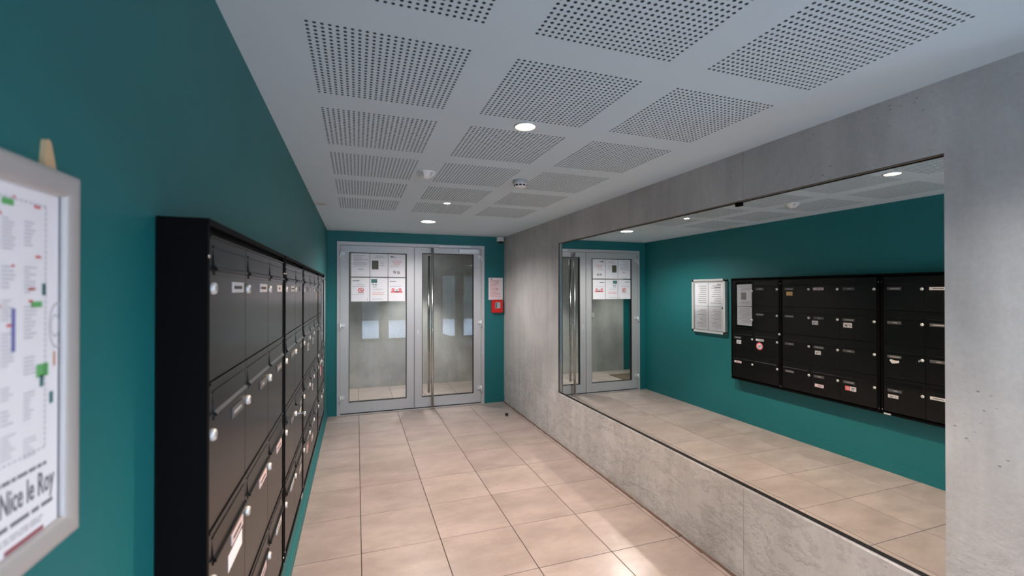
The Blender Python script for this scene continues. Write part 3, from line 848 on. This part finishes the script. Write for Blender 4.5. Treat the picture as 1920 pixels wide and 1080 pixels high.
def P_(y, z): return (y-PY0, z-PZ0)      # wall coordinates to sheet coordinates
scl = (XL+0.008)/(-0.300)
def mp(px_y, px_z):                      # values measured on a plane at X = -0.300
    return ((px_y*scl)-PY0, (1.657+(px_z-1.657)*scl)-PZ0)
mxr, mtop = mp(0.586, 1.743); _, mbot = mp(0.586, 1.497); mxl = 0.06
def P2(m, x0, x1, y0, y1): rect(m, x0, x1, y0, y1, zz)
m = MB()   # border of the map: dashed frame
n = 44
for k in range(n):
    y = mbot+(mtop-mbot)*(k+.2)/n; P2(m, mxr-0.0022, mxr, y, y+(mtop-mbot)/n*.7)
for k in range(60):
    x = mxl+(mxr-mxl)*(k+.2)/60
    P2(m, x, x+(mxr-mxl)/60*.6, mtop-0.002, mtop); P2(m, x, x+(mxr-mxl)/60*.6, mbot, mbot+0.002)
for cx in [mxr-0.022-0.034*i for i in range(12)]:      # blocks of street names
    if cx < mxl+0.02: break
    y = mtop-0.022
    while y > mbot+0.02:
        hgt = 0.012+0.03*r3.random()
        textlines(m, cx-0.016, cx+0.006, y-hgt, y, max(2, int(hgt/0.004)), r3, .35, zz, minw=.5)
        y -= hgt+0.008+0.014*r3.random()
tag(m.obj('map_print', mat('pale_grey_ink', (0.50, 0.50, 0.54), 0.7), ps), kind='stuff')
m = MB()
for k in range(40):
    x = mxl+(mxr-mxl)*r3.random(); y = mbot+(mtop-mbot)*r3.random()
    P2(m, x, min(x+0.003+0.009*r3.random()**2, mxr), y, y+0.0030)
tag(m.obj('red_marks', M_inkr, ps), kind='stuff')
m = MB()
for (a, b, c2, d2) in ((0.564, 0.580, 1.640, 1.646), (0.572, 0.590, 1.570, 1.583), (0.525, 0.540, 1.735, 1.741), (0.50, 0.515, 1.62, 1.63)):
    x0_, y0_ = mp(a, c2); x1_, y1_ = mp(b, d2); P2(m, x0_, x1_, y0_, y1_)
tag(m.obj('green_areas', M_inkg, ps), kind='stuff')
m = MB()
for (a, b, c2, d2) in ((0.580, 0.586, 1.652, 1.664), (0.577, 0.583, 1.560, 1.572), (0.592, 0.598, 1.540, 1.552), (0.500, 0.512, 1.742, 1.750)):
    x0_, y0_ = mp(a, c2); x1_, y1_ = mp(b, d2); P2(m, x0_, x1_, y0_, y1_)
tag(m.obj('teal_marks', M_inkt, ps), kind='stuff')
m = MB()
for (a, b, c2, d2) in ((0.538, 0.543, 1.600, 1.640), (0.49, 0.495, 1.52, 1.56)):
    x0_, y0_ = mp(a, c2); x1_, y1_ = mp(b, d2); P2(m, x0_, x1_, y0_, y1_)
tag(m.obj('blue_road', M_inkb, ps), kind='stuff')
m = MB(); x0_, y0_ = mp(0.598, 1.578); P2(m, x0_, x0_+0.004, y0_, y0_+0.018); m.obj('orange_mark', M_inko, ps)
m = MB(); x0_, y0_ = mp(0.604, 1.620); ringm(m, x0_, y0_, 0.026, 0.0285, zz, 28, False, 0.55); ringm(m, x0_-0.004, y0_, 0.012, 0.014, zz, 20, False, 0.6)
tag(m.obj('roundabout_print', mat('mid_grey_ink', (0.44, 0.44, 0.48), 0.7), ps), kind='stuff')
M_head = mat('charcoal_ink', (0.16, 0.16, 0.18), 0.7)
tx = text_mesh('Nice le Roy', 0.038, M_head, 'RIGHT', 0.0004)
xh, yh = mp(0.610, 1.462); o = link('poster_heading', tx, ps, (xh-0.012, yh-0.012, zz)); o.scale = (0.50, 1, 1)
m = MB()
xh2, _ = mp(0.602, 1.45)
textlines(m, xh2-0.20, xh2, yh-0.030, yh-0.022, 1, r3, .6, zz, minw=1.0); textlines(m, xh2-0.12, xh2-0.012, yh+0.018, yh+0.028, 1, r3, .4, zz, minw=.9)
tag(m.obj('subtitle_print', M_head, ps), kind='stuff')
m = MB(); textlines(m, xh2-0.12, xh2-0.02, yh-0.044, yh-0.036, 2, r3, .4, zz, minw=.9); textlines(m, xh2-0.11, xh2-0.02, yh-0.068, yh-0.062, 1, r3, .4, zz, minw=.9)
tag(m.obj('small_print', M_ink, ps), kind='stuff')
m = MB(); P2(m, xh2-0.085, xh2-0.022, yh-0.055, yh-0.050); m.obj('red_footer', mat('dark_red_ink', (0.30, 0.07, 0.09), 0.7), ps)
# wooden wedge stuck behind the frame
wy = 0.589/0.3*0.352
wd = MB(); wd.prism([(-0.012, 0), (0.0165, 0), (0.0015, 0.046), (-0.003, 0.0485), (-0.007, 0.046)], 0, 0.006)
tag(wd.obj('wooden_wedge', M_wood, None, (XL, wy+0.018, PZ1-0.012), WROT), 'pale pointed wooden wedge stuck behind the poster frame top', 'wedge')

# ------------------------------------------------------------------ ceiling fittings
lab = [('round downlight with a warm glowing lens, nearest the camera', 'M'), ('large round white downlight close to the glass door', 'M'),
       ('small round spotlight on the ceiling between the larger ones', 'M'), ('round downlight on the lobby ceiling behind the camera', 'M'), ('unseen downlight added above the camera to brighten the near walls', 'M'), ('unseen downlight added to light the vestibule, right side', 'M'), ('unseen downlight added to brighten the vestibule above the brown mat', 'M')]
for i, (x, y, r, pw, c) in enumerate([q[:5] for q in LAMPS]):
    e = tag(empty('downlight', (x, y, CEIL)), lab[i][0], 'ceiling light', 'ceiling downlights')
    ro = r*1.22
    ring = MB().lathe([(r*1.0, -0.001), (r*1.02, -0.005), (ro*0.97, -0.0055), (ro, -0.0025), (ro, 0.0)], 36).obj('trim_ring', M_white if i else M_alu, e)
    MB().lathe([(0.0001, -0.003), (r*0.7, -0.0028), (r*1.01, -0.001)], 36).obj('lens', M_glow[i], e)

sd = tag(empty('smoke_detector', (1.110, 2.995, CEIL)), 'grey and white round smoke detector on the ceiling', 'smoke detector')
MB().lathe([(0.052, 0.0), (0.054, -0.004), (0.053, -0.024), (0.050, -0.026)], 32).obj('base', M_greyp, sd)
MB().lathe([(0.046, -0.026), (0.044, -0.030), (0.042, -0.046), (0.036, -0.052), (0.0001, -0.053)], 32).obj('sensor_head', M_white, sd)
m = MB()
for k in range(10):
    a = 2*PI*k/10; ca, sa = math.cos(a), math.sin(a)
    for w0 in (-0.0085,):
        rad = 0.0436
        p = lambda t_, z_, rr_: (rr_*ca - t_*sa, rr_*sa + t_*ca, z_)
        m.add([p(-0.009, -0.032, rad), p(0.009, -0.032, rad), p(0.009, -0.043, rad), p(-0.009, -0.043, rad),
               p(-0.009, -0.032, rad-0.006), p(0.009, -0.032, rad-0.006), p(0.009, -0.043, rad-0.006), p(-0.009, -0.043, rad-0.006)],
              [(0, 1, 2, 3), (7, 6, 5, 4), (0, 4, 5, 1), (3, 2, 6, 7), (0, 3, 7, 4), (1, 5, 6, 2)])
m.obj('vent_slots', M_rubber, sd)
ms = tag(empty('motion_sensor', (0.440, 2.990, CEIL)), 'white domed motion sensor between two perforated fields', 'motion sensor')
MB().lathe([(0.060, 0.0), (0.061, -0.003), (0.056, -0.010), (0.047, -0.020), (0.032, -0.034), (0.018, -0.042), (0.0001, -0.043)], 32).obj('dome', M_white, ms)
for k, a in enumerate((3.95, 5.3)):
    ca, sa = math.cos(a), math.sin(a)
    p = lambda t_, z_, r_: (r_*ca - t_*sa, r_*sa + t_*ca, z_)
    m = MB(); m.add([p(-0.014, -0.010, 0.058), p(0.014, -0.010, 0.058), p(0.0, -0.040, 0.028), p(0.0, -0.012, 0.03)], [(0, 1, 2), (0, 2, 3), (2, 1, 3), (1, 0, 3)])
    m.obj('facet', M_greyp, ms)
MB().lathe([(0.0035, 0.0), (0.0035, -0.004), (0.0001, -0.004)], 10, (-0.056, -0.012, -0.006)).obj('indicator', M_lens, ms)
